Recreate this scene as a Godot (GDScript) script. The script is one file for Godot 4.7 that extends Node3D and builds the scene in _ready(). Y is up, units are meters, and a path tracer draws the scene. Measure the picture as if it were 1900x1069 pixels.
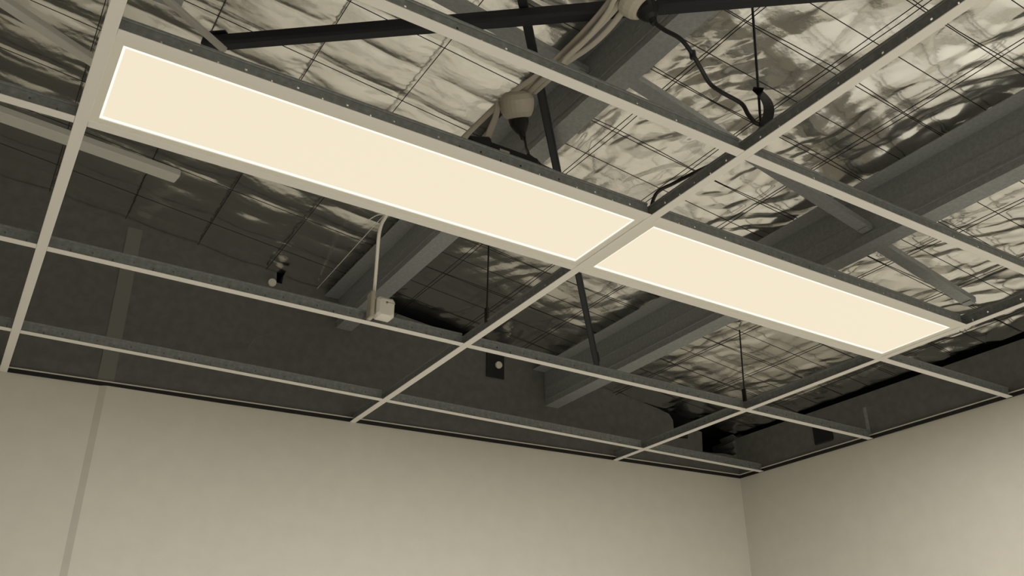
extends Node3D

const CE := 2.7            # height of the ceiling grid above the floor
const RA := 0.70           # roof underside above the grid at X = 0
const RB := 0.16           # fall of the roof per metre of X
var M := {}
var taken := {}
# folds of the loose foil: pairs of creases per metre, turn, slope, seed, where they set in
const FOLDS := [[9.0, 0.0, 0.10, 2.0, -0.25], [17.0, 0.22, 0.10, 17.0, -0.05], [27.0, -0.18, 0.14, 31.0, -0.05], [41.0, 0.35, 0.14, 47.0, -0.05], [6.0, 1.3, 0.06, 61.0, -0.1]]


func _ready() -> void:
	# ---- camera
	var cam := Camera3D.new()
	cam.name = "camera"
	cam.fov = 35.5225
	cam.near = 0.02
	cam.far = 60.0
	var fw := Vector3(0.47293689, 0.44540274, -0.76022832)
	var ri := Vector3(0.84995015, -0.00324223, 0.52685315)
	var up := Vector3(-0.232197, 0.89532446, 0.38010349)
	cam.transform = Transform3D(Basis(ri, up, -fw).orthonormalized(), Vector3(-0.04011, 1.61581, 1.66899))
	add_child(cam)
	cam.current = true
	# ---- surroundings: a closed room, no daylight
	var we := WorldEnvironment.new()
	we.name = "world_environment"
	var env := Environment.new()
	env.background_mode = Environment.BG_COLOR
	env.background_color = Color(0, 0, 0)
	env.tonemap_mode = Environment.TONE_MAPPER_LINEAR
	env.tonemap_exposure = 1.0
	env.sdfgi_enabled = true
	env.ssao_enabled = true
	env.ssil_enabled = true
	we.environment = env
	add_child(we)
	# ---- the light of the two ceiling panels and of four added ones behind
	var NEAR_LIGHT := 2.2
	var ADDED_REAR_LIGHT := 4.0
	for x in [0.6, 1.8]:
		panel_light(Vector3(x, CE - 0.006, 0.15), NEAR_LIGHT)
		for z in [3.15, 5.55]:  # unseen rear panels, added to even out the room light
			panel_light(Vector3(x, CE - 0.006, z), ADDED_REAR_LIGHT)

	materials()
	room()
	roof()
	grid()
	panels()
	services()
	wall_fittings()


func panel_light(at: Vector3, energy: float) -> void:
	var l := AreaLight3D.new()
	l.name = "panel_light"
	l.area_size = Vector2(1.13, 0.24)
	l.light_color = Color(1.0, 0.985, 0.945)
	l.light_energy = energy
	l.area_range = 12.0
	l.area_attenuation = 2.0
	l.shadow_enabled = true
	l.position = at
	l.rotation_degrees = Vector3(-90, 0, 0)
	add_child(l, true)


# ------------------------------------------------------------------ helpers
func P(x: float, h: float, z: float) -> Vector3:
	return Vector3(x, CE + h, z)


func roof_h(x: float) -> float:
	return RA - RB * x


func back_z(x: float) -> float:      # face of the back wall
	return -1.5885 + 0.0801 * x


func right_x(z: float) -> float:     # face of the right wall
	return 3.1132 + 0.0102 * z


func numbered(n: String) -> String:
	if not taken.has(n):
		taken[n] = 0
		return n
	taken[n] += 1
	return "%s_%03d" % [n, taken[n]]


func thing(called: String, label: String, category: String, at := Vector3.ZERO, group := "") -> Node3D:
	var o := Node3D.new()
	o.name = numbered(called)
	o.position = at
	tag(o, label, category, group)
	add_child(o)
	return o


func tag(o: Node, label: String, category: String, group := "") -> void:
	o.set_meta("label", label)
	o.set_meta("category", category)
	if group:
		o.set_meta("group", group)


func obj(called: String, st: SurfaceTool, m: Material, parent: Node = null) -> MeshInstance3D:
	var o := MeshInstance3D.new()
	o.mesh = st.commit()
	o.material_override = m
	if parent:
		o.name = called
		if parent is Node3D and parent != self:
			o.position = -off(parent)
		parent.add_child(o, true)
	else:
		o.name = numbered(called)
		add_child(o)
	return o


func off(n: Node3D) -> Vector3:      # all shapes are written in room coordinates
	var v := Vector3.ZERO
	var k: Node = n
	while k is Node3D and k != self:
		v += (k as Node3D).position
		k = k.get_parent()
	return v


func struct(called: String, st: SurfaceTool, m: Material, label: String, category: String) -> MeshInstance3D:
	var o := obj(called, st, m)
	o.set_meta("kind", "structure")
	o.set_meta("label", label)
	o.set_meta("category", category)
	return o


func begin() -> SurfaceTool:
	var st := SurfaceTool.new()
	st.begin(Mesh.PRIMITIVE_TRIANGLES)
	return st


func tri(st: SurfaceTool, a: Vector3, b: Vector3, c: Vector3, outward: Vector3) -> void:
	var n := (c - a).cross(b - a)
	if n.length() < 1e-14:
		return
	n = n.normalized()
	var flip := n.dot(outward) < 0.0
	if flip:
		n = -n
	st.set_normal(n)
	st.add_vertex(a)
	st.set_normal(n)
	st.add_vertex(c if flip else b)
	st.set_normal(n)
	st.add_vertex(b if flip else c)


func quad(st: SurfaceTool, a: Vector3, b: Vector3, c: Vector3, d: Vector3, outward: Vector3) -> void:
	tri(st, a, b, c, outward)
	tri(st, a, c, d, outward)


# a box from corner lo to corner hi in axes ux, uy, uz set at o
func obox(st: SurfaceTool, o: Vector3, ux: Vector3, uy: Vector3, uz: Vector3, lo: Vector3, hi: Vector3, ch := 0.0) -> void:
	if ch <= 0.0:
		var c: Array[Vector3] = []
		for k in 8:
			c.append(o + ux * (hi.x if k & 1 else lo.x) + uy * (hi.y if k & 2 else lo.y) + uz * (hi.z if k & 4 else lo.z))
		quad(st, c[0], c[2], c[6], c[4], -ux)
		quad(st, c[1], c[3], c[7], c[5], ux)
		quad(st, c[0], c[1], c[5], c[4], -uy)
		quad(st, c[2], c[3], c[7], c[6], uy)
		quad(st, c[0], c[1], c[3], c[2], -uz)
		quad(st, c[4], c[5], c[7], c[6], uz)
		return
	# chamfered: an octagon in the x-y section swept along z, ends pulled in
	var prof := PackedVector2Array([Vector2(lo.x + ch, lo.y), Vector2(hi.x - ch, lo.y), Vector2(hi.x, lo.y + ch), Vector2(hi.x, hi.y - ch), Vector2(hi.x - ch, hi.y), Vector2(lo.x + ch, hi.y), Vector2(lo.x, hi.y - ch), Vector2(lo.x, lo.y + ch)])
	var mid := (Vector2(lo.x, lo.y) + Vector2(hi.x, hi.y)) / 2.0
	var rings := []
	for e in [[lo.z, true], [lo.z + ch, false], [hi.z - ch, false], [hi.z, true]]:
		var ring: Array[Vector3] = []
		for q in prof:
			var s: Vector2 = q
			if e[1]:
				s = mid + Vector2(sign(q.x - mid.x) * maxf(absf(q.x - mid.x) - ch, 0.0), sign(q.y - mid.y) * maxf(absf(q.y - mid.y) - ch, 0.0))
			ring.append(o + ux * s.x + uy * s.y + uz * float(e[0]))
		rings.append(ring)
	var cen := o + ux * mid.x + uy * mid.y + uz * (lo.z + hi.z) / 2.0
	for r in 3:
		for k in 8:
			var a: Vector3 = rings[r][k]
			var b: Vector3 = rings[r][(k + 1) % 8]
			var c2: Vector3 = rings[r + 1][(k + 1) % 8]
			var d: Vector3 = rings[r + 1][k]
			quad(st, a, b, c2, d, (a + c2) / 2.0 - cen)
	for e in [0, 3]:
		for k in range(1, 7):
			tri(st, rings[e][0], rings[e][k], rings[e][k + 1], uz * (1.0 if e else -1.0))


func box(st: SurfaceTool, lo: Vector3, hi: Vector3, ch := 0.0) -> void:
	obox(st, Vector3.ZERO, Vector3.RIGHT, Vector3.UP, Vector3.BACK, lo, hi, ch)


# an anticlockwise outline in (u, v) swept from a to b
func sweep(st: SurfaceTool, outline: PackedVector2Array, a: Vector3, b: Vector3, u: Vector3, v: Vector3) -> void:
	var n := outline.size()
	var area := 0.0
	for k in n:
		area += outline[k].cross(outline[(k + 1) % n])
	var s := 1.0 if area > 0.0 else -1.0
	for k in n:
		var p: Vector2 = outline[k]
		var q: Vector2 = outline[(k + 1) % n]
		var e := q - p
		var w := (u * e.y - v * e.x) * s
		quad(st, a + u * p.x + v * p.y, a + u * q.x + v * q.y, b + u * q.x + v * q.y, b + u * p.x + v * p.y, w)
	var t := Geometry2D.triangulate_polygon(outline)
	for k in range(0, t.size(), 3):
		for end in [[a, a - b], [b, b - a]]:
			var o: Vector3 = end[0]
			tri(st, o + u * outline[t[k]].x + v * outline[t[k]].y, o + u * outline[t[k + 1]].x + v * outline[t[k + 1]].y, o + u * outline[t[k + 2]].x + v * outline[t[k + 2]].y, end[1])


# a round tube through points; squash flattens it across `flat`
func tube(st: SurfaceTool, pts: Array, radius: float, sides := 8, squash := 1.0, flat := Vector3.UP) -> void:
	var rings := []
	var nrm := []
	var n := pts.size()
	var side := Vector3.ZERO
	for k in n:
		var d: Vector3 = ((pts[mini(k + 1, n - 1)] as Vector3) - (pts[maxi(k - 1, 0)] as Vector3)).normalized()
		var ref := flat if absf(d.dot(flat)) < 0.95 else Vector3.RIGHT
		var u := (ref - d * ref.dot(d)).normalized()
		if side != Vector3.ZERO:
			var kept := (side - d * side.dot(d))
			if kept.length() > 0.2 and squash == 1.0:
				u = kept.normalized()
		side = u
		var w := d.cross(u)
		var ring: Array[Vector3] = []
		var ns: Array[Vector3] = []
		for i in sides:
			var a := TAU * i / sides
			ring.append(pts[k] + u * cos(a) * radius * squash + w * sin(a) * radius)
			ns.append((u * cos(a) + w * sin(a) * squash).normalized())
		rings.append(ring)
		nrm.append(ns)
	for k in n - 1:
		for i in sides:
			var j := (i + 1) % sides
			var v := [[rings[k][i], nrm[k][i]], [rings[k][j], nrm[k][j]], [rings[k + 1][j], nrm[k + 1][j]], [rings[k + 1][i], nrm[k + 1][i]]]
			var gn: Vector3 = ((v[2][0] as Vector3) - v[0][0]).cross((v[1][0] as Vector3) - v[0][0])
			var order := [0, 1, 2, 0, 2, 3] if gn.dot(v[0][1]) > 0.0 else [0, 2, 1, 0, 3, 2]
			for q in order:
				st.set_normal(v[q][1])
				st.add_vertex(v[q][0])
	for e in [0, n - 1]:
		var d2: Vector3 = (pts[0] - pts[1]) if e == 0 else (pts[n - 1] - pts[n - 2])
		for i in range(1, sides - 1):
			tri(st, rings[e][0], rings[e][i], rings[e][i + 1], d2)


# a flat strip of sheet through points; wide gives half its width
func strip(st: SurfaceTool, pts: Array, wide: Vector3, thick: float) -> void:
	for k in pts.size() - 1:
		var d: Vector3 = pts[k + 1] - pts[k]
		var n := d.cross(wide).normalized() * thick / 2.0
		obox(st, pts[k], wide, n, d, Vector3(-1, -1, -0.01), Vector3(1, 1, 1.01))


func smooth(pts: Array, per := 6) -> Array:
	var out := []
	var n := pts.size()
	for k in n - 1:
		var a: Vector3 = pts[maxi(k - 1, 0)]
		var b: Vector3 = pts[k]
		var c: Vector3 = pts[k + 1]
		var d: Vector3 = pts[mini(k + 2, n - 1)]
		for i in per:
			out.append(b.cubic_interpolate(c, a, d, float(i) / per))
	out.append(pts[n - 1])
	return out


# a lathe about the axis from a to b; profile of (radius, share of the way)
func lathe(st: SurfaceTool, a: Vector3, b: Vector3, prof: Array, sides := 20) -> void:
	var d := (b - a).normalized()
	var u := d.cross(Vector3.RIGHT if absf(d.x) < 0.8 else Vector3.UP).normalized()
	var w := d.cross(u)
	for k in prof.size() - 1:
		for i in sides:
			var q: Array[Vector3] = []
			for e in [[k, i], [k, i + 1], [k + 1, i + 1], [k + 1, i]]:
				var an: float = TAU * float(e[1]) / sides
				q.append(a.lerp(b, prof[e[0]][1]) + (u * cos(an) + w * sin(an)) * float(prof[e[0]][0]))
			var am := TAU * (i + 0.5) / sides
			var r0: float = prof[k][0]
			var r1: float = prof[k + 1][0]
			var t: float = (float(prof[k + 1][1]) - float(prof[k][1])) * (b - a).length()
			quad(st, q[0], q[1], q[2], q[3], (u * cos(am) + w * sin(am)) * t + d * (r0 - r1))


func mat(c: Color, rough := 0.6, metal := 0.0) -> StandardMaterial3D:
	var m := StandardMaterial3D.new()
	m.albedo_color = c
	m.roughness = rough
	m.metallic = metal
	return m


func noise_tex(freq: float, seed_: int, as_normal := false, strength := 4.0, size := 512, kind := FastNoiseLite.TYPE_SIMPLEX_SMOOTH, ramp: Gradient = null) -> NoiseTexture2D:
	var n := FastNoiseLite.new()
	n.noise_type = kind
	n.frequency = freq
	n.seed = seed_
	n.fractal_octaves = 4
	var t := NoiseTexture2D.new()
	t.width = size
	t.height = size
	t.seamless = true
	t.noise = n
	t.as_normal_map = as_normal
	t.bump_strength = strength
	if ramp:
		t.color_ramp = ramp
	return t


func tones(a: Color, b: Color) -> Gradient:
	var g := Gradient.new()
	g.set_color(0, a)
	g.set_color(1, b)
	return g


func materials() -> void:
	var w := mat(Color(0.80, 0.785, 0.745), 0.75)
	w.uv1_triplanar = true
	w.uv1_world_triplanar = true
	w.uv1_scale = Vector3(1.6, 1.6, 1.6)
	w.albedo_texture = noise_tex(0.012, 3, false, 1.0, 512, FastNoiseLite.TYPE_SIMPLEX_SMOOTH, tones(Color(0.975, 0.975, 0.975), Color(1, 1, 1)))
	w.normal_enabled = true
	w.normal_texture = noise_tex(0.05, 5, true, 1.5)
	w.normal_scale = 0.1
	M.wall = w
	var ub := mat(Color(0.40, 0.40, 0.385), 0.9)
	ub.uv1_triplanar = true
	ub.uv1_world_triplanar = true
	ub.uv1_scale = Vector3(2, 2, 2)
	ub.albedo_texture = noise_tex(0.02, 9, false, 1.0, 512, FastNoiseLite.TYPE_SIMPLEX_SMOOTH, tones(Color(0.86, 0.86, 0.86), Color(1, 1, 1)))
	M.bare = ub
	M.tape = mat(Color(0.445, 0.44, 0.42), 0.85)
	M.floor = mat(Color(0.84, 0.835, 0.81), 0.7)
	M.tee = mat(Color(0.90, 0.885, 0.86), 0.45)
	var g := mat(Color(0.56, 0.575, 0.57), 0.5, 0.2)
	g.uv1_triplanar = true
	g.uv1_world_triplanar = true
	g.uv1_scale = Vector3(5, 5, 5)
	g.albedo_texture = noise_tex(0.03, 21, false, 1.0, 512, FastNoiseLite.TYPE_CELLULAR, tones(Color(0.80, 0.80, 0.80), Color(1, 1, 1)))
	M.web = g
	var z := mat(Color(0.63, 0.64, 0.64), 0.42, 0.32)
	z.uv1_triplanar = true
	z.uv1_world_triplanar = true
	z.uv1_scale = Vector3(4, 4, 4)
	z.albedo_texture = noise_tex(0.04, 31, false, 1.0, 512, FastNoiseLite.TYPE_CELLULAR, tones(Color(0.86, 0.86, 0.86), Color(1, 1, 1)))
	M.zinc = z
	var f := mat(Color(0.955, 0.95, 0.935), 0.2, 1.0)
	f.uv1_triplanar = true
	f.uv1_world_triplanar = true
	f.uv1_scale = Vector3(3, 3, 3)
	f.normal_enabled = true
	f.normal_texture = noise_tex(0.02, 41, true, 6.0, 1024, FastNoiseLite.TYPE_CELLULAR)
	f.normal_scale = 0.2
	M.foil = f
	M.wire = mat(Color(0.10, 0.09, 0.085), 0.6, 0.3)
	M.brace = mat(Color(0.12, 0.13, 0.15), 0.55, 0.2)
	M.black = mat(Color(0.035, 0.035, 0.04), 0.5)
	M.rubber = mat(Color(0.05, 0.045, 0.055), 0.45)
	M.trim = mat(Color(0.06, 0.055, 0.05), 0.7)
	M.bead = mat(Color(0.82, 0.80, 0.76), 0.4)
	M.white = mat(Color(0.90, 0.88, 0.84), 0.4)
	M.cream = mat(Color(0.72, 0.69, 0.63), 0.55)
	M.cable = mat(Color(0.71, 0.68, 0.63), 0.6)
	M.timber = mat(Color(0.72, 0.715, 0.69), 0.7)
	M.deck = mat(Color(0.3, 0.3, 0.3), 0.8)
	M.plate = mat(Color(0.06, 0.065, 0.08), 0.6, 0.2)
	var d := mat(Color(0.25, 0.24, 0.22), 0.5)
	d.emission_enabled = true
	d.emission = Color(0.955, 0.905, 0.80)
	d.emission_energy_multiplier = 0.95
	M.glow = d
	var e := mat(Color(0.25, 0.25, 0.24), 0.5)  # glow imitating a bright halo round the diffuser, not a lamp
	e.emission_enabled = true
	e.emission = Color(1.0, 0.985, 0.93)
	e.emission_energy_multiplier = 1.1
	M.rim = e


# ------------------------------------------------------------------ the room
func wall_slab(st: SurfaceTool, a: Vector2, b: Vector2, y0: float, y1: float, inward: Vector2, thick := 0.1) -> void:
	var u := Vector3(b.x - a.x, 0, b.y - a.y)
	var o := Vector3(a.x, y0, a.y)
	var w := -Vector3(inward.x, 0, inward.y).normalized()
	obox(st, o, u, Vector3.UP, w, Vector3(0, 0, 0), Vector3(1, y1 - y0, thick))


func room() -> void:
	# floor
	var st := begin()
	box(st, Vector3(-3.7, -0.1, -1.9), Vector3(3.3, 0, 7.1))
	struct("floor", st, M.floor, "pale beige floor of the room below the open ceiling grid", "floor")
	# back wall: two painted boards with a seam, and bare board above the grid
	var back := Node3D.new()
	back.name = "wall_back"
	back.set_meta("kind", "structure")
	back.set_meta("label", "long beige painted wall with a vertical seam, running to the far corner")
	back.set_meta("category", "wall")
	add_child(back)
	var bn := Vector3(-0.0801, 0, 1).normalized()
	st = begin()
	sweep(st, PackedVector2Array([Vector2(-3.65, 0.0), Vector2(0.294, 0.0), Vector2(0.294, -0.1), Vector2(-3.65, -0.1)]), Vector3(0, 0, -1.5885), P(0, 0, -1.5885), Vector3(1, 0, 0.0801), bn)
	obj("wall_board", st, M.wall, back)
	st = begin()
	sweep(st, PackedVector2Array([Vector2(0.294, 0.0), Vector2(0.296, 0.0), Vector2(0.3185, 0.0105), Vector2(0.321, 0.0105), Vector2(0.50, 0.005), Vector2(0.7, 0.0), Vector2(3.2, 0.0), Vector2(3.2, -0.1), Vector2(0.294, -0.1)]), Vector3(0, 0, -1.5885), P(0, 0, -1.5885), Vector3(1, 0, 0.0801), bn)
	obj("wall_board", st, M.wall, back)
	# bare board above: outline in (X, height above the grid), with a ragged hole near the corner
	var top := PackedVector2Array([
		Vector2(-3.65, 0.0), Vector2(3.2, 0.0), Vector2(3.2, 0.185), Vector2(3.13, 0.225), Vector2(3.105, 0.205), Vector2(3.085, 0.215), Vector2(3.10, 0.19), Vector2(3.075, 0.175), Vector2(3.09, 0.15), Vector2(3.075, 0.135), Vector2(3.095, 0.12), Vector2(3.075, 0.108), Vector2(3.02, 0.111), Vector2(2.96, 0.105), Vector2(2.892, 0.104), Vector2(2.898, 0.20), Vector2(2.82, 0.21), Vector2(2.812, 0.155), Vector2(2.735, 0.15), Vector2(2.735, 0.235), Vector2(2.715, 0.262), Vector2(2.66, 0.278), Vector2(2.45, 0.322), Vector2(2.0, 0.392), Vector2(1.68, 0.442), Vector2(1.13, 0.530),
		Vector2(0.872, 0.572), Vector2(0.868, 0.522), Vector2(0.846, 0.525), Vector2(0.842, 0.578), Vector2(0.30, 0.665), Vector2(-3.65, 1.297)])
	st = begin()
	sweep(st, top, P(0, 0, -1.5885) - bn * 0.1, P(0, 0, -1.5885), Vector3(1, 0, 0.0801), Vector3.UP)
	obj("bare_board", st, M.bare, back)
	st = begin()
	sweep(st, PackedVector2Array([Vector2(0.285, 0.02), Vector2(0.338, 0.02), Vector2(0.330, 0.625), Vector2(0.279, 0.628)]), P(0, 0, -1.5885) - bn * 0.002, P(0, 0, -1.5885) + bn * 0.0025, Vector3(1, 0, 0.0801), Vector3.UP)
	obj("joint_tape", st, M.tape, back)
	# a faint scuff on the bare board
	st = begin()
	var arc := []
	for k in 9:
		var a := lerpf(PI, PI * 0.62, k / 8.0)
		var x := 0.90 + 0.125 * cos(a)
		arc.append(P(x, 0.225 + 0.085 * sin(a), back_z(x) + 0.0003))
	tube(st, arc, 0.0012, 5)
	obj("scuff", st, M.tape, back)
	# right wall
	var right := Node3D.new()
	right.name = "wall_right"
	right.set_meta("kind", "structure")
	right.set_meta("label", "beige painted wall on the right, meeting the long wall at the far corner")
	right.set_meta("category", "wall")
	add_child(right)
	var a0 := Vector2(right_x(-1.5), -1.5)
	var a1 := Vector2(right_x(7.05), 7.05)
	st = begin()
	wall_slab(st, a0, a1, 0.0, CE, Vector2(-1, 0))
	obj("wall_board", st, M.wall, right)
	st = begin()
	wall_slab(st, a0, a1, CE, CE + 0.195, Vector2(-1, 0))
	obj("bare_board", st, M.bare, right)
	# the walls behind the camera close the room
	st = begin()
	box(st, Vector3(-3.7, 0, -1.9), Vector3(-3.6, CE + 1.4, 7.1))
	struct("wall_left", st, M.wall, "beige painted end wall on the left, outside the picture", "wall")
	st = begin()
	box(st, Vector3(-3.7, 0, 7.0), Vector3(3.3, CE + 1.4, 7.1))
	struct("wall_front", st, M.wall, "beige painted wall behind the viewer, outside the picture", "wall")
	# dark shadow-line trims round the top of the walls, each with a pale bead
	var trim := Node3D.new()
	trim.name = "trim_1"
	trim.set_meta("kind", "structure")
	trim.set_meta("label", "black shadow gap with a thin pale bead along the top of the long wall")
	trim.set_meta("category", "trim")
	add_child(trim)
	var ua := Vector3(1, 0, 0.0801).normalized()
	var o := P(-2.6, 0, back_z(-2.6))
	st = begin()
	obox(st, o, ua, Vector3.UP, bn, Vector3(0, 0.0003, -0.002), Vector3(5.72, 0.0140, 0.0045))
	obj("shadow_gap", st, M.trim, trim)
	st = begin()
	obox(st, o, ua, Vector3.UP, bn, Vector3(0, 0.0140, -0.002), Vector3(5.712, 0.0172, 0.009))
	obj("bead", st, M.bead, trim)
	trim = Node3D.new()
	trim.name = "trim_2"
	trim.set_meta("kind", "structure")
	trim.set_meta("label", "black shadow gap with a thin pale bead along the top of the right wall")
	trim.set_meta("category", "trim")
	add_child(trim)
	var ub := Vector3(-0.0102, 0, -1).normalized()
	var un := Vector3(-1, 0, 0.0102).normalized()
	o = P(right_x(3.4), 0, 3.4)
	st = begin()
	obox(st, o, ub, Vector3.UP, un, Vector3(0, 0.0003, -0.002), Vector3(4.735, 0.0140, 0.0045))
	obj("shadow_gap", st, M.trim, trim)
	st = begin()
	obox(st, o, ub, Vector3.UP, un, Vector3(0, 0.0140, -0.002), Vector3(4.73, 0.0172, 0.009))
	obj("bead", st, M.bead, trim)
	# roof deck over everything
	st = begin()
	sweep(st, PackedVector2Array([Vector2(-3.75, RA + 0.12 + RB * 3.75), Vector2(3.45, RA + 0.12 - RB * 3.45), Vector2(3.45, RA + 0.2 - RB * 3.45), Vector2(-3.75, RA + 0.2 + RB * 3.75)]), P(0, 0, -2.0), P(0, 0, 7.2), Vector3.RIGHT, Vector3.UP)
	struct("ceiling", st, M.deck, "sloping roof deck above the foil insulation", "roof")


# ------------------------------------------------------------------ the roof
func wire_z(k: int, x: float) -> float:
	return -0.02 + 0.131 * k + 0.06 * (x - 0.7)


func tri_wave(v: float) -> float:
	return absf(fposmod(v, 2.0) - 1.0) - 0.5


# flat facets that meet in sharp creases, mostly lengthwise, with calm areas between
func crumple(x: float, z: float, big: FastNoiseLite, cr: FastNoiseLite) -> float:
	var wx := 0.05 * big.get_noise_2d(x * 4.0 + 3.0, z * 2.0)
	var a := x - 0.32 * z + wx
	var h := 0.0
	for e in FOLDS:
		var m := smoothstep(float(e[4]) - 0.12, float(e[4]) + 0.12, big.get_noise_2d(x * 2.2 + float(e[3]), z * 1.5 - float(e[3])))
		if m > 0.0:
			h += m * float(e[2]) / float(e[0]) * tri_wave((a * cos(float(e[1])) + z * sin(float(e[1]))) * float(e[0]) + 0.6 * big.get_noise_2d(x * 3.0 + float(e[3]) * 2.0, z * 2.0))
	return h + 0.0022 * cr.get_noise_2d(x * 10.0 + z * 4.0, z * 5.0)


func roof() -> void:
	# crinkled foil: a height field that sags between the mesh wires
	var x0 := -1.3
	var x1 := 3.094
	var z1 := 1.55
	var nx := 860
	var nz := 560
	var big := FastNoiseLite.new()
	big.seed = 5
	big.noise_type = FastNoiseLite.TYPE_SIMPLEX_SMOOTH
	big.frequency = 1.0
	big.fractal_octaves = 3
	var cr := FastNoiseLite.new()
	cr.seed = 11
	cr.noise_type = FastNoiseLite.TYPE_CELLULAR
	cr.cellular_return_type = FastNoiseLite.RETURN_DISTANCE
	cr.frequency = 1.0
	cr.fractal_type = FastNoiseLite.FRACTAL_FBM
	cr.fractal_octaves = 2
	var rg := FastNoiseLite.new()
	rg.seed = 23
	rg.noise_type = FastNoiseLite.TYPE_SIMPLEX_SMOOTH
	rg.fractal_type = FastNoiseLite.FRACTAL_RIDGED
	rg.frequency = 1.0
	rg.fractal_octaves = 3
	var ys := PackedFloat32Array()
	ys.resize(nx * nz)
	for j in nz:
		for i in nx:
			var x := lerpf(x0, x1, float(i) / (nx - 1))
			var z0 := back_z(x) + 0.004
			var z := lerpf(z0, z1, float(j) / (nz - 1))
			var t := smoothstep(1.05, 1.45, x)
			var u := absf(sin(PI * (x - 0.263) / 0.2675))
			var zz := z + 0.02 - 0.06 * (x - 0.7)
			var f := fposmod(zz / 0.131 + 0.05 * big.get_noise_2d(x * 2.0 + 7.0, z * 3.0), 1.0)
			var v := 4.0 * f * (1.0 - f)
			var sag := (1.0 - t * 0.75) * ((0.0085 + 0.005 * big.get_noise_2d(x * 1.7, z * 2.4 + 9.0)) * v * (0.35 + 0.65 * u) + 0.004 * u)
			# gathers at the wires on the left: folds that run along X
			var left := 0.0030 * (1.0 - u * 0.8) * rg.get_noise_2d(x * 3.0, z * 10.0) + 0.0012 * rg.get_noise_2d(x * 4.0, z * 7.0)
			# loose crumples on the right: sharp folds that run along Z
			var rt := crumple(x, z, big, cr) * lerpf(0.38, 1.0, smoothstep(-0.55, 0.05, z))
			var drift := 0.006 * big.get_noise_2d(x * 1.3 + 5.0, z * 1.3)
			ys[j * nx + i] = CE + roof_h(x) + 0.012 - sag + lerpf(left, rt, t) + drift + 0.045 * smoothstep(1.1, 1.35, x) * (1.0 - smoothstep(1.45, 2.06, x))
	var vs := PackedVector3Array()
	var ns := PackedVector3Array()
	vs.resize(nx * nz)
	ns.resize(nx * nz)
	var dx := (x1 - x0) / (nx - 1)
	for j in nz:
		for i in nx:
			var n := j * nx + i
			var x := x0 + dx * i
			var z0 := back_z(x) + 0.004
			var dz := (z1 - z0) / (nz - 1)
			vs[n] = Vector3(x, ys[n], z0 + dz * j)
			var sx := (ys[j * nx + mini(i + 1, nx - 1)] - ys[j * nx + maxi(i - 1, 0)]) / (2.0 * dx)
			var sz := (ys[mini(j + 1, nz - 1) * nx + i] - ys[maxi(j - 1, 0) * nx + i]) / (2.0 * dz)
			ns[n] = Vector3(sx, -1.0, sz).normalized()
	var ix := PackedInt32Array()
	ix.resize((nx - 1) * (nz - 1) * 6)
	var w := 0
	for j in nz - 1:
		for i in nx - 1:
			var a := j * nx + i
			for q in [a, a + nx + 1, a + 1, a, a + nx, a + nx + 1]:
				ix[w] = q
				w += 1
	var arr := []
	arr.resize(Mesh.ARRAY_MAX)
	arr[Mesh.ARRAY_VERTEX] = vs
	arr[Mesh.ARRAY_NORMAL] = ns
	arr[Mesh.ARRAY_INDEX] = ix
	var am := ArrayMesh.new()
	am.add_surface_from_arrays(Mesh.PRIMITIVE_TRIANGLES, arr)
	var o := MeshInstance3D.new()
	o.name = "foil_insulation"
	o.mesh = am
	o.material_override = M.foil
	tag(o, "crinkled silver foil insulation sheet sagging through the wire mesh under the roof", "insulation")
	add_child(o)

	# wire mesh under the foil: every wire a part
	var mesh := thing("wire_mesh", "thin dark wire mesh of square cells holding up the silver foil", "wire mesh", P(0.9, roof_h(0.9), 0))
	var st: SurfaceTool
	for k in range(-5, 12):
		var x := 0.263 + 0.2675 * k
		if x < -1.2 or x > 3.05:
			continue
		for dbl in (2 if x > 1.2 else 1):
			st = begin()
			var pts := []
			for q in 13:
				var z := lerpf(back_z(x) + 0.008, 1.5, q / 12.0)
				pts.append(P(x + dbl * (0.010 + 0.005 * sin(q * 1.7 + k)), roof_h(x) - 0.004 - dbl * 0.004, z))
			tube(st, pts, 0.0013, 5)
			obj("wire", st, M.wire, mesh)
	for k in range(-12, 12):
		if k % 2 == 0:
			for dbl in 2:
				st = begin()
				var pts := []
				var xa := -1.25 if dbl == 0 else 1.2
				for q in 15:
					var x := lerpf(xa, 3.06, q / 14.0)
					pts.append(P(x, roof_h(x) - 0.0065 - dbl * 0.004, wire_z(k, x) + dbl * (0.012 + 0.006 * sin(q * 1.3 + k))))
				if wire_z(k, 3.06) < -1.3 or wire_z(k, -1.25) < -1.55 or wire_z(k, 0.0) > 1.5:
					continue
				tube(st, pts, 0.0013, 5)
				obj("wire", st, M.wire, mesh)
		else:
			st = begin()
			var pts := []
			for q in 9:
				var x := lerpf(1.22, 3.06, q / 8.0)
				pts.append(P(x, roof_h(x) - 0.0065, wire_z(k, x)))
			if wire_z(k, 3.06) < -1.2 or wire_z(k, 0.0) > 1.5:
				continue
			tube(st, pts, 0.0013, 5)
			obj("wire", st, M.wire, mesh)

	# purlins: steel Z sections that run from front to back
	var names := ["galvanised steel purlin above the left main tee, nearest the tubes", "broad steel purlin crossing above the middle of the long lit panel, beside the cable bundle", "broad steel purlin on the right, above the shorter-looking lit panel near the right wall"]
	var px := [0.09, 1.10, 2.05]
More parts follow.
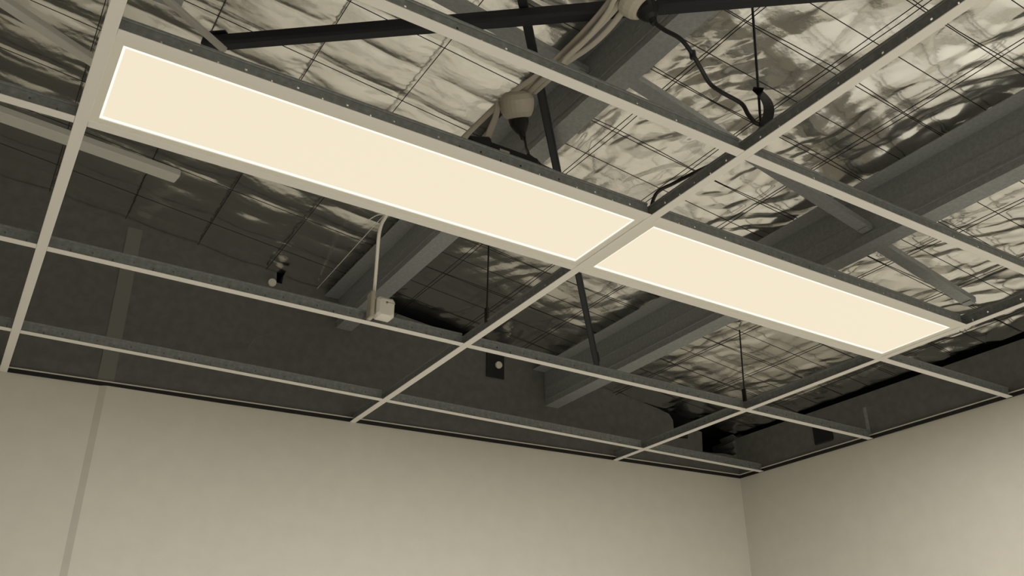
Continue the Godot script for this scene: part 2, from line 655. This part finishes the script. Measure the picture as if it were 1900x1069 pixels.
	for i in 3:
		var x: float = px[i]
		var b: float = [0.54, 0.38, 0.20][i]
		var tp := roof_h(x) - 0.019
		var pu := thing("steel_purlin", names[i], "purlin", P(x, b, 0), "steel purlins under the foil roof")
		var za := -0.21 if i == 0 else back_z(x) + 0.002
		st = begin()
		box(st, P(x, b, za), P(x + 0.0025, tp, 1.52))
		# stiffening ribs of the web
		box(st, P(x - 0.004, b + 0.020, za), P(x, b + 0.026, 1.52))
		box(st, P(x - 0.003, (b + tp) / 2.0, za), P(x, (b + tp) / 2.0 + 0.004, 1.52))
		obj("web", st, M.zinc, pu)
		st = begin()
		box(st, P(x, b - 0.0025, za), P(x + 0.066, b, 1.52))
		box(st, P(x + 0.0635, b, za), P(x + 0.066, b + 0.015, 1.52))
		obj("bottom_flange", st, M.zinc, pu)
		st = begin()
		box(st, P(x - 0.06, tp, za), P(x + 0.0025, tp + 0.0025, 1.52))
		obj("top_flange", st, M.zinc, pu)

	# bridging channels between the purlins
	var br := [
		[P(0.092, 0.575, 0.2), P(1.098, 0.45, 0.2), "grey bridging channel above the long lit panel, left of the cable bundle"],
		[P(1.105, 0.405, 0.30), P(2.048, 0.232, 0.28), "grey bridging channel sloping between the two broad purlins behind the grid crossing"],
		[P(2.055, 0.205, 0.275), P(2.52, 0.118, 0.268), "grey bridging channel stub right of the right purlin, above the second lit panel"]]
	for e in br:
		var d: Vector3 = (e[1] - e[0]).normalized()
		var v := Vector3(0, 0, 1)
		var u := v.cross(d).normalized()
		if u.y < 0.0:
			u = -u
		st = begin()
		sweep(st, PackedVector2Array([Vector2(-0.019, 0.0), Vector2(0.019, 0.0), Vector2(0.019, 0.018), Vector2(0.016, 0.018), Vector2(0.016, 0.003), Vector2(-0.016, 0.003), Vector2(-0.016, 0.018), Vector2(-0.019, 0.018)]), e[0], e[1], v, u)
		var o2 := thing("bridging_channel", e[2], "bridging", e[0], "bridging channels between the purlins")
		obj("channel", st, M.zinc, o2)
		for s in [[e[0], 1.0], [e[1], -1.0]]:
			st = begin()
			var c: Vector3 = s[0] + d * 0.012 * float(s[1])
			obox(st, c, d, v, u, Vector3(-0.011, -0.015, -0.003), Vector3(0.011, 0.015, 0.001))
			obj("end_cleat", st, M.zinc, o2)

	# crossed bracing under the purlins
	var bars := [[P(0.235, 0.494, -0.245), P(1.42, 0.25, 1.02), 0.034, "long dark brace bar running nearly level across the top of the picture"], [P(0.56, 0.447, 0.64), P(1.94, 0.195, -0.90), 0.021, "thin dark brace bar crossing the longer one and dropping behind the lit panel"]]
	for e in bars:
		var d: Vector3 = (e[1] - e[0]).normalized()
		var u := d.cross(Vector3.UP).normalized()
		var v := u.cross(d).normalized()
		var wd: float = e[2]
		st = begin()
		var h := wd / 2.0
		var c := wd * 0.18
		sweep(st, PackedVector2Array([Vector2(-h + c, -h), Vector2(h - c, -h), Vector2(h, -h + c), Vector2(h, h - c), Vector2(h - c, h), Vector2(-h + c, h), Vector2(-h, h - c), Vector2(-h, -h + c)]), e[0], e[1], u, v)
		var o3 := thing("brace_bar", e[3], "brace", e[0], "crossed brace bars under the roof")
		obj("bar", st, M.brace, o3)
		for s in [[e[0], 1.0], [e[1], -1.0]]:
			st = begin()
			obox(st, s[0] + d * 0.03 * float(s[1]), d, u, v, Vector3(-0.035, -h * 1.25, h), Vector3(0.035, h * 1.25, h + 0.004))
			obj("end_plate", st, M.brace, o3)


# ------------------------------------------------------------------ the grid
# a tee from a to b: flange at the bottom, slotted web, bulb on top
func tee(called: String, a: Vector3, b: Vector3, label: String, group: String, phase := 0.03) -> void:
	var o := thing(called, label, "ceiling grid", a, group)
	var d := (b - a).normalized()
	var L := (b - a).length()
	var s := d.cross(Vector3.UP).normalized()
	var main := called == "main_tee"
	var y0 := 0.0 if main else 0.0006
	var st := begin()
	# flange with a turned-up rim
	sweep(st, PackedVector2Array([Vector2(-0.0112, y0), Vector2(0.0112, y0), Vector2(0.012, y0 + 0.0007), Vector2(0.012, y0 + 0.0016), Vector2(0.0106, y0 + 0.0016), Vector2(0.0106, y0 + 0.0011), Vector2(-0.0106, y0 + 0.0011), Vector2(-0.0106, y0 + 0.0016), Vector2(-0.012, y0 + 0.0016), Vector2(-0.012, y0 + 0.0007)]), a, b, s, Vector3.UP)
	obj("flange", st, M.tee, o)
	# web, with a slot every 100 mm and a small hole half way between
	st = begin()
	var lo := 0.0011
	var hi := 0.032
	var t := 0.0006
	var at := 0.0
	var k := 0
	while true:
		var slot := phase + 0.05 * k
		var wd := 0.0032 if k % 2 == 0 else 0.0045
		if slot + wd > L - 0.01:
			obox(st, a, d, Vector3.UP, s, Vector3(at, lo, -t), Vector3(L, hi, t))
			break
		obox(st, a, d, Vector3.UP, s, Vector3(at, lo, -t), Vector3(slot, hi, t))
		var h0 := 0.004 if k % 2 == 0 else 0.0165
		var h1 := 0.0165 if k % 2 == 0 else 0.0215
		obox(st, a, d, Vector3.UP, s, Vector3(slot, lo, -t), Vector3(slot + wd, h0, t))
		obox(st, a, d, Vector3.UP, s, Vector3(slot, h1, -t), Vector3(slot + wd, hi, t))
		at = slot + wd
		k += 1
	obj("web", st, M.web, o)
	st = begin()
	obox(st, a, s, Vector3.UP, d, Vector3(-0.0032, hi, 0), Vector3(0.0032, hi + 0.0065, L), 0.0012)
	obj("bulb", st, M.web, o)


func grid() -> void:
	tee("main_tee", P(0, 0, 1.45), P(0, 0, back_z(0)), "white main tee along the left end of the lit panels, leftmost of three", "main tees of the ceiling grid", 0.08)
	tee("main_tee", P(1.2, 0, 1.45), P(1.2, 0, back_z(1.2)), "white ceiling main tee between the two lit panels, running on to the long wall", "main tees of the ceiling grid", 0.05)
	tee("main_tee", P(2.4, 0, 1.45), P(2.4, 0, back_z(2.4)), "white ceiling main tee at the far right end of the lit panels", "main tees of the ceiling grid", 0.02)
	var rows := [
		[0.6, [[0.0, 1.2, "white cross tee nearest the viewer, crossing the top of the picture under the brace bars"], [1.2, 2.4, "white cross tee nearest the viewer on the right, below the right purlin"]]],
		[0.3, [[0.0, 1.2, "white cross tee along the near long edge of the left lit panel"], [1.2, 2.4, "white cross tee along the near long edge of the right lit panel"]]],
		[0.0, [[-1.2, 0.0, "short cross tee stub at the left edge, in line with the lit panels"], [0.0, 1.2, "white cross tee along the far long edge of the left lit panel"], [1.2, 2.4, "white cross tee along the far long edge of the right lit panel"], [2.4, 3.1, "white cross tee joining the right lit panel to the right wall"]]],
		[-0.6, [[-1.2, 0.0, "cross tee stub at the left edge, second row out from the long wall"], [0.0, 1.2, "white cross tee carrying the small white junction box"], [1.2, 2.4, "slotted white cross tee in front of the dark plate and bolt on the wall"], [2.4, 3.1, "white cross tee ending at the right wall beside the upright grey strap"]]],
		[-1.2, [[-1.2, 0.0, "cross tee stub at the left edge, row closest to the long wall"], [0.0, 1.2, "white cross tee closest to the long wall, on the left by the wall seam"], [1.2, 2.4, "white cross tee closest to the long wall, in the middle bay"], [2.4, 3.1, "white cross tee closest to the far corner, below the dark hole"]]]]
	for r in rows:
		var z: float = r[0]
		for e in r[1]:
			var xb: float = e[1]
			var trim_b := 0.0125
			if xb > 3.0:
				xb = right_x(z)
				trim_b = 0.0
			tee("cross_tee", P(float(e[0]) + 0.0125, 0, z), P(xb - trim_b, 0, z), e[2], "cross tees of the ceiling grid", 0.04 + 0.01 * (int(absf(z) * 10) % 5))


# ------------------------------------------------------------------ lit panels
func panels() -> void:
	var text := ["glowing cream light panel on the left, the nearer and larger of the two", "glowing cream light panel on the right, the farther and smaller-looking of the two", "added lit panel behind the viewer, left of the nearer pair outside the picture", "added lit panel behind the viewer, right of the nearer pair outside the picture", "added lit panel far behind the viewer, left of the rear pair outside the picture", "added lit panel far behind the viewer, right of the rear pair outside the picture"]
	for n in 6:  # all after the first pair are added fill fixtures, out of view
		var i := n % 2
		var dz := [0.0, 3.0, 5.4][n / 2] as float
		var xa := 0.0035 + 1.2 * i
		var xb := 1.1965 + 1.2 * i
		var za := 0.0035 + dz
		var zb := 0.2965 + dz
		var o := thing("light_panel", text[n], "light panel", P((xa + xb) / 2, 0.002, 0.15 + dz), "lit panels in the ceiling grid")
		var f := 0.0245
		var st := begin()
		var y0 := 0.0018
		var y1 := 0.0115
		# aluminium frame: four bars with a sloped inner edge
		var outer := [Vector2(xa, za), Vector2(xb, za), Vector2(xb, zb), Vector2(xa, zb)]
		var inner := [Vector2(xa + f, za + f), Vector2(xb - f, za + f), Vector2(xb - f, zb - f), Vector2(xa + f, zb - f)]
		for k in 4:
			var a: Vector2 = outer[k]
			var b: Vector2 = outer[(k + 1) % 4]
			var c: Vector2 = inner[(k + 1) % 4]
			var d: Vector2 = inner[k]
			quad(st, P(a.x, y0, a.y), P(b.x, y0, b.y), P(c.x, y0, c.y), P(d.x, y0, d.y), Vector3.DOWN)
			quad(st, P(a.x, y1, a.y), P(b.x, y1, b.y), P(c.x, y1, c.y), P(d.x, y1, d.y), Vector3.UP)
			var m := (a + b) / 2.0 - Vector2((xa + xb) / 2, (za + zb) / 2)
			quad(st, P(a.x, y0, a.y), P(b.x, y0, b.y), P(b.x, y1, b.y), P(a.x, y1, a.y), Vector3(m.x, 0, m.y))
			quad(st, P(d.x, y0, d.y), P(c.x, y0, c.y), P(c.x, y1, c.y), P(d.x, y1, d.y), Vector3(-m.x, 0, -m.y))
		obj("frame", st, M.white, o)
		# diffuser and the brighter rim, a sharpening halo drawn as a glowing strip
		var rw := 0.0085       # along the long sides
		var re := 0.0045       # across the ends
		st = begin()
		box(st, P(xa + f + re, 0.0040, za + f + rw), P(xb - f - re, 0.0075, zb - f - rw))
		obj("diffuser", st, M.glow, o)
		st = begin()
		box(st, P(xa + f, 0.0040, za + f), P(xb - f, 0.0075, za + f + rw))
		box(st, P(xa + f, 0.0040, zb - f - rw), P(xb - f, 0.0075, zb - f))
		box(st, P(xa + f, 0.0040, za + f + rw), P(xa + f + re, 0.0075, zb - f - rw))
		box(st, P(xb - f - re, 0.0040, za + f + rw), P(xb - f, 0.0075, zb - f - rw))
		obj("halo_rim", st, M.rim, o)
		st = begin()
		box(st, P(xa + 0.004, 0.0116, za + 0.004), P(xb - 0.004, 0.0140, zb - 0.004))
		obj("back_plate", st, M.white, o)


# ------------------------------------------------------------------ cables, sockets, hangers
func pts_of(a: Array) -> Array:
	var out := []
	for q in a:
		out.append(P(q[0], q[1], q[2]))
	return out


func services() -> void:
	var st: SurfaceTool
	# flat grey cables along the purlin
	var runs := [
		[[0.868, 0.31, -0.06], [0.870, 0.31, -0.014], [0.878, 0.312, 0.159], [0.901, 0.315, 0.28], [0.907, 0.312, 0.403], [0.903, 0.31, 0.51], [0.894, 0.31, 0.597], [0.88, 0.31, 0.75], [0.87, 0.31, 1.1]],
		[[0.925, 0.325, 0.20], [0.912, 0.302, 0.29], [0.912, 0.300, 0.327], [0.916, 0.300, 0.443], [0.912, 0.300, 0.575], [0.89, 0.302, 0.75], [0.885, 0.305, 1.1]],
		[[0.935, 0.320, 0.21], [0.920, 0.293, 0.34], [0.907, 0.290, 0.382], [0.909, 0.290, 0.471], [0.899, 0.290, 0.552], [0.886, 0.290, 0.607], [0.88, 0.295, 0.8], [0.87, 0.30, 1.1]],
		[[0.915, 0.330, 0.19], [0.912, 0.318, 0.26], [0.935, 0.316, 0.35], [0.950, 0.315, 0.44], [0.945, 0.318, 0.54], [0.91, 0.32, 0.7], [0.90, 0.32, 1.1]]]
	var words := ["flat grey cable running past the socket to the lit panel, outermost of the bundle", "flat grey cable in the bundle, directly above the nearest hanging cream socket", "flat grey cable hanging lowest in the bundle under the near cross tee", "flat grey cable of the bundle lying closest to the purlin"]
	for i in 4:
		st = begin()
		tube(st, smooth(pts_of(runs[i]), 5), 0.0085 if i != 2 else 0.0065, 8, 0.5)
		var o := obj("flat_cable", st, M.cable)
		tag(o, words[i], "cable", "flat cables along the purlin")

	# hanging socket with a black plug, twice
	var sock := [[P(0.898, 0.318, 0.182), P(0.921, 0.275, 0.155), P(0.925, 0.205, 0.172), "cream hanging socket with a black plug, above the middle of the left lit panel"], [P(0.930, 0.322, 0.590), P(0.956, 0.285, 0.604), P(0.967, 0.238, 0.614), "cream hanging socket with a black plug at the top edge of the picture"]]
	for e in sock:
		var o := thing("socket", e[3], "socket", e[0], "hanging sockets on the cable bundle")
		st = begin()
		lathe(st, e[0], e[1], [[0.0, -0.15], [0.024, -0.15], [0.036, -0.02], [0.043, 0.20], [0.043, 0.45], [0.039, 0.75], [0.033, 0.95], [0.028, 1.0], [0.0, 1.0]], 24)
		obj("socket_body", st, M.cream, o)
		st = begin()
		lathe(st, e[1], e[2], [[0.0, 0.0], [0.024, 0.0], [0.025, 0.10], [0.023, 0.30], [0.015, 0.60], [0.009, 0.75], [0.0065, 1.0], [0.0, 1.0]], 18)
		obj("plug", st, M.rubber, o)
	# black leads
	var leads := [
		[[[0.925, 0.215, 0.170], [0.918, 0.18, 0.190], [0.902, 0.14, 0.218], [0.888, 0.10, 0.250], [0.878, 0.083, 0.266], [0.905, 0.076, 0.262], [0.925, 0.072, 0.250], [0.905, 0.068, 0.238], [0.860, 0.070, 0.245], [0.80, 0.072, 0.248]], "short black lead looping from the hanging plug to the driver on the left lit panel", 0.0038],
		[[[0.966, 0.245, 0.612], [0.985, 0.225, 0.621], [1.012, 0.20, 0.638], [1.043, 0.175, 0.637], [1.076, 0.155, 0.626], [1.102, 0.135, 0.62], [1.125, 0.115, 0.629], [1.164, 0.095, 0.641], [1.177, 0.07, 0.644], [1.19, 0.05, 0.649], [1.207, 0.047, 0.651], [1.222, 0.05, 0.60], [1.226, 0.055, 0.549], [1.265, 0.09, 0.461], [1.274, 0.11, 0.381], [1.262, 0.11, 0.318], [1.235, 0.09, 0.282], [1.24, 0.04, 0.25], [1.30, 0.03, 0.22]], "long wavy black lead from the top socket to the near grid crossing", 0.0046]]
	for e in leads:
		st = begin()
		tube(st, smooth(pts_of(e[0]), 7), e[2], 8)
		var o := obj("power_lead", st, M.rubber)
		tag(o, e[1], "cable")
	# cable tie on the long lead
	st = begin()
	tube(st, [P(1.043, 0.182, 0.6375), P(1.046, 0.166, 0.6345)], 0.0068, 8)
	tag(obj("cable_tie", st, M.brace), "small dark tie wound round the long wavy black lead", "cable tie")

	# driver on top of the left panel
	var dr := thing("driver_box", "dark driver box lying on top of the left lit panel under the hanging socket", "driver", P(0.80, 0.015, 0.245))
	st = begin()
	box(st, P(0.775, 0.0142, 0.222), P(0.905, 0.082, 0.270), 0.004)
	obj("case", st, M.plate, dr)
	st = begin()
	box(st, P(0.800, 0.055, 0.2699), P(0.825, 0.070, 0.2707))
	obj("label_plate", st, M.cable, dr)
	# dark clip and pale strap beside it
	var cl := thing("strap_clip", "grey hanging strap with a dark clip, left of the hanging socket", "clip", P(0.765, 0.08, 0.25))
	st = begin()
	var sp := pts_of([[0.775, 0.060, 0.262], [0.785, 0.095, 0.240], [0.815, 0.16, 0.195], [0.85, 0.24, 0.165], [0.868, 0.305, 0.15]])
	tube(st, smooth(sp, 4), 0.0085, 8, 0.25, Vector3(0, 0, 1))
	obj("strap", st, M.cable, cl)
	st = begin()
	obox(st, P(0.757, 0.074, 0.262), Vector3(0.95, 0.3, 0).normalized(), Vector3(-0.3, 0.95, 0).normalized(), Vector3(0, 0, 1), Vector3(-0.030, -0.014, -0.012), Vector3(0.026, 0.014, 0.008), 0.004)
	obj("clip", st, M.plate, cl)

	# hanger rods: rod, bent spring clip, hook round the tee
	var hang := [[Vector3(1.2, 0, 0.652), Vector3(1.2, roof_h(1.2), 0.694), true, "dark hanger rod with a bent spring clip at the near grid crossing"], [Vector3(1.2, 0, -0.47), Vector3(1.2, roof_h(1.2) - 0.01, -0.455), false, "thin dark hanger rod just right of the white junction box cable, behind the panels"], [Vector3(2.385, 0, -0.585), Vector3(2.392, roof_h(2.39), -0.575), false, "thin grey hanger rod at the far right grid crossing behind the right lit panel"]]
	for e in hang:
		var lo := P(e[0].x, 0.034, e[0].z)
		var hi := P(e[1].x, e[1].y, e[1].z)
		var o := thing("hanger_rod", e[3], "hanger", lo, "hanger rods of the ceiling grid")
		st = begin()
		tube(st, [lo.lerp(hi, 0.02), hi], 0.0028, 8)
		obj("rod", st, M.brace, o)
		st = begin()
		if e[2]:
			var s := []
			for k in 11:
				var q := k / 10.0
				s.append(P(1.196 + 0.012 * sin(q * PI * 0.75) - 0.004 * q, 0.127 - 0.090 * q, 0.662 + 0.014 * sin(q * PI)))
			strip(st, s, Vector3(0.0115, 0.001, 0.0040), 0.0012)
			strip(st, [s[0] + Vector3(0, 0, 0.0), s[0] + Vector3(-0.010, -0.004, 0.012)], Vector3(0.0115, 0.001, 0.0040), 0.0012)
		else:
			obox(st, lo, Vector3.RIGHT, Vector3.UP, Vector3.BACK, Vector3(-0.004, -0.004, -0.008), Vector3(0.004, 0.045, 0.008), 0.001)
		obj("spring_clip", st, M.rubber, o)

	# white junction box clipped to a cross tee, with its cable
	var jb := thing("junction_box", "small white junction box with a back plate, standing on a cross tee", "junction box", P(0.905, 0.0, -0.59))
	st = begin()
	obox(st, P(0.899, 0.010, -0.592), Vector3(1, 0, 0), Vector3.UP, Vector3.BACK, Vector3(-0.020, 0, 0.0), Vector3(0.036, 0.064, 0.042), 0.007)
	obj("cover", st, M.white, jb)
	st = begin()
	obox(st, P(0.899, 0.004, -0.592), Vector3(1, 0, 0), Vector3.UP, Vector3.BACK, Vector3(-0.036, 0, -0.006), Vector3(-0.022, 0.088, 0.030), 0.003)
	obj("mounting_plate", st, M.cream, jb)
	st = begin()
	obox(st, P(0.899, 0.010, -0.592), Vector3(1, 0, 0), Vector3.UP, Vector3.BACK, Vector3(0.006, 0.046, 0.0405), Vector3(0.0345, 0.049, 0.0425))
	obox(st, P(0.899, 0.010, -0.592), Vector3(1, 0, 0), Vector3.UP, Vector3.BACK, Vector3(0.006, 0.042, 0.0405), Vector3(0.012, 0.049, 0.0425))
	obj("lid_slot", st, M.cable, jb)
	st = begin()
	tube(st, smooth(pts_of([[0.890, 0.066, -0.590], [0.886, 0.095, -0.60], [0.861, 0.13, -0.538], [0.825, 0.15, -0.449], [0.784, 0.15, -0.347], [0.753, 0.13, -0.258], [0.726, 0.10, -0.168], [0.69, 0.07, -0.05], [0.64, 0.03, 0.06]]), 6), 0.0052, 10)
	tag(obj("white_cable", st, M.white), "white cable rising from the junction box to the left lit panel", "cable")
	st = begin()
	tube(st, smooth(pts_of([[0.722, 0.102, -0.166], [0.772, 0.178, -0.396], [0.86, 0.310, -0.80], [1.000, 0.520, -1.48]]), 6), 0.0012, 5)
	tag(obj("draw_wire", st, M.white), "long thin pale draw wire slanting from the white cable to the wall top", "wire")
	st = begin()
	tube(st, smooth(pts_of([[0.722, 0.104, -0.168], [0.712, 0.112, -0.20], [0.703, 0.113, -0.245]]), 6), 0.0013, 5)
	tag(obj("cable_tail", st, M.white), "short pale cable tail beside the top of the white cable", "wire")

	# pale battens and a rod at the upper left
	var bat := [
		[P(-0.75, 0.30, -0.455), P(0.279, 0.30, -0.588), 0.046, 0.022, "pale cut-off batten crossing behind the left main tee, lower of the two"],
		[P(-0.62, 0.31, 0.105), P(0.03, 0.29, -0.205), 0.026, 0.02, "pale slanting batten in the top left corner, above the other batten"],
		[P(-0.03, 0.31, 0.155), P(0.245, 0.30, -0.01), 0.017, 0.012, "thin pale rod slanting above the left end of the left lit panel"]]
	for e in bat:
		var d: Vector3 = (e[1] - e[0]).normalized()
		var v := Vector3.UP
		var u := d.cross(v).normalized()
		v = u.cross(d)
		st = begin()
		obox(st, e[0], u, v, d, Vector3(-float(e[2]) / 2, -float(e[3]) / 2, 0), Vector3(float(e[2]) / 2, float(e[3]) / 2, (e[1] - e[0]).length()), 0.003)
		var o := obj("batten", st, M.timber)
		tag(o, e[4], "batten", "pale battens above the grid")


# ------------------------------------------------------------------ fittings on the bare wall above the grid
func wall_fittings() -> void:
	var bn := Vector3(-0.0801, 0, 1).normalized()
	var st: SurfaceTool
	var bp := thing("bolt_plate", "dark steel plate with a pale round bolt on the wall above the middle bay", "bolt plate", P(1.815, 0.34, back_z(1.815)))
	st = begin()
	obox(st, P(1.808, 0.285, back_z(1.808)), Vector3(1, 0, 0.0801).normalized(), Vector3.UP, bn, Vector3(-0.043, 0, 0), Vector3(0.043, 0.115, 0.006), 0.002)
	obj("plate", st, M.plate, bp)
	st = begin()
	var c := P(1.822, 0.345, back_z(1.822))
	lathe(st, c + bn * 0.005, c + bn * 0.016, [[0.0, 1.0], [0.013, 1.0], [0.016, 0.7], [0.016, 0.0]].duplicate(), 12)
	obj("bolt_head", st, M.bead, bp)
	c = P(0.829, 0.518, back_z(0.829))
	st = begin()
	lathe(st, c - bn * 0.002, c + bn * 0.010, [[0.016, 0.0], [0.016, 0.9], [0.013, 1.0], [0.0, 1.0]], 14)
	tag(obj("bolt", st, M.bead), "lone pale round bolt in a notch at the wall top, left of the junction box", "bolt")
	var un := Vector3(-1, 0, 0.0102).normalized()
	var uz := Vector3(0.0102, 0, 1).normalized()
	bp = thing("bolt_plate", "dark rounded plate on the right wall near the far corner", "bolt plate", P(right_x(-0.83), 0.09, -0.83))
	st = begin()
	obox(st, P(right_x(-0.83), 0.045, -0.83), uz, Vector3.UP, un, Vector3(-0.05, 0, 0), Vector3(0.05, 0.09, 0.006), 0.004)
	obj("plate", st, M.plate, bp)
	st = begin()
	c = P(right_x(-0.835), 0.120, -0.835)
	lathe(st, c + un * 0.005, c + un * 0.014, [[0.010, 0.0], [0.010, 0.7], [0.007, 1.0], [0.0, 1.0]], 12)
	obj("bolt_head", st, M.bead, bp)
	st = begin()
	obox(st, P(right_x(-0.602), 0.020, -0.602), uz, Vector3.UP, un, Vector3(-0.008, 0, 0), Vector3(0.008, 0.118, 0.004), 0.001)
	tag(obj("wall_strap", st, M.web), "upright grey strap on the right wall above the cross tee end", "strap")
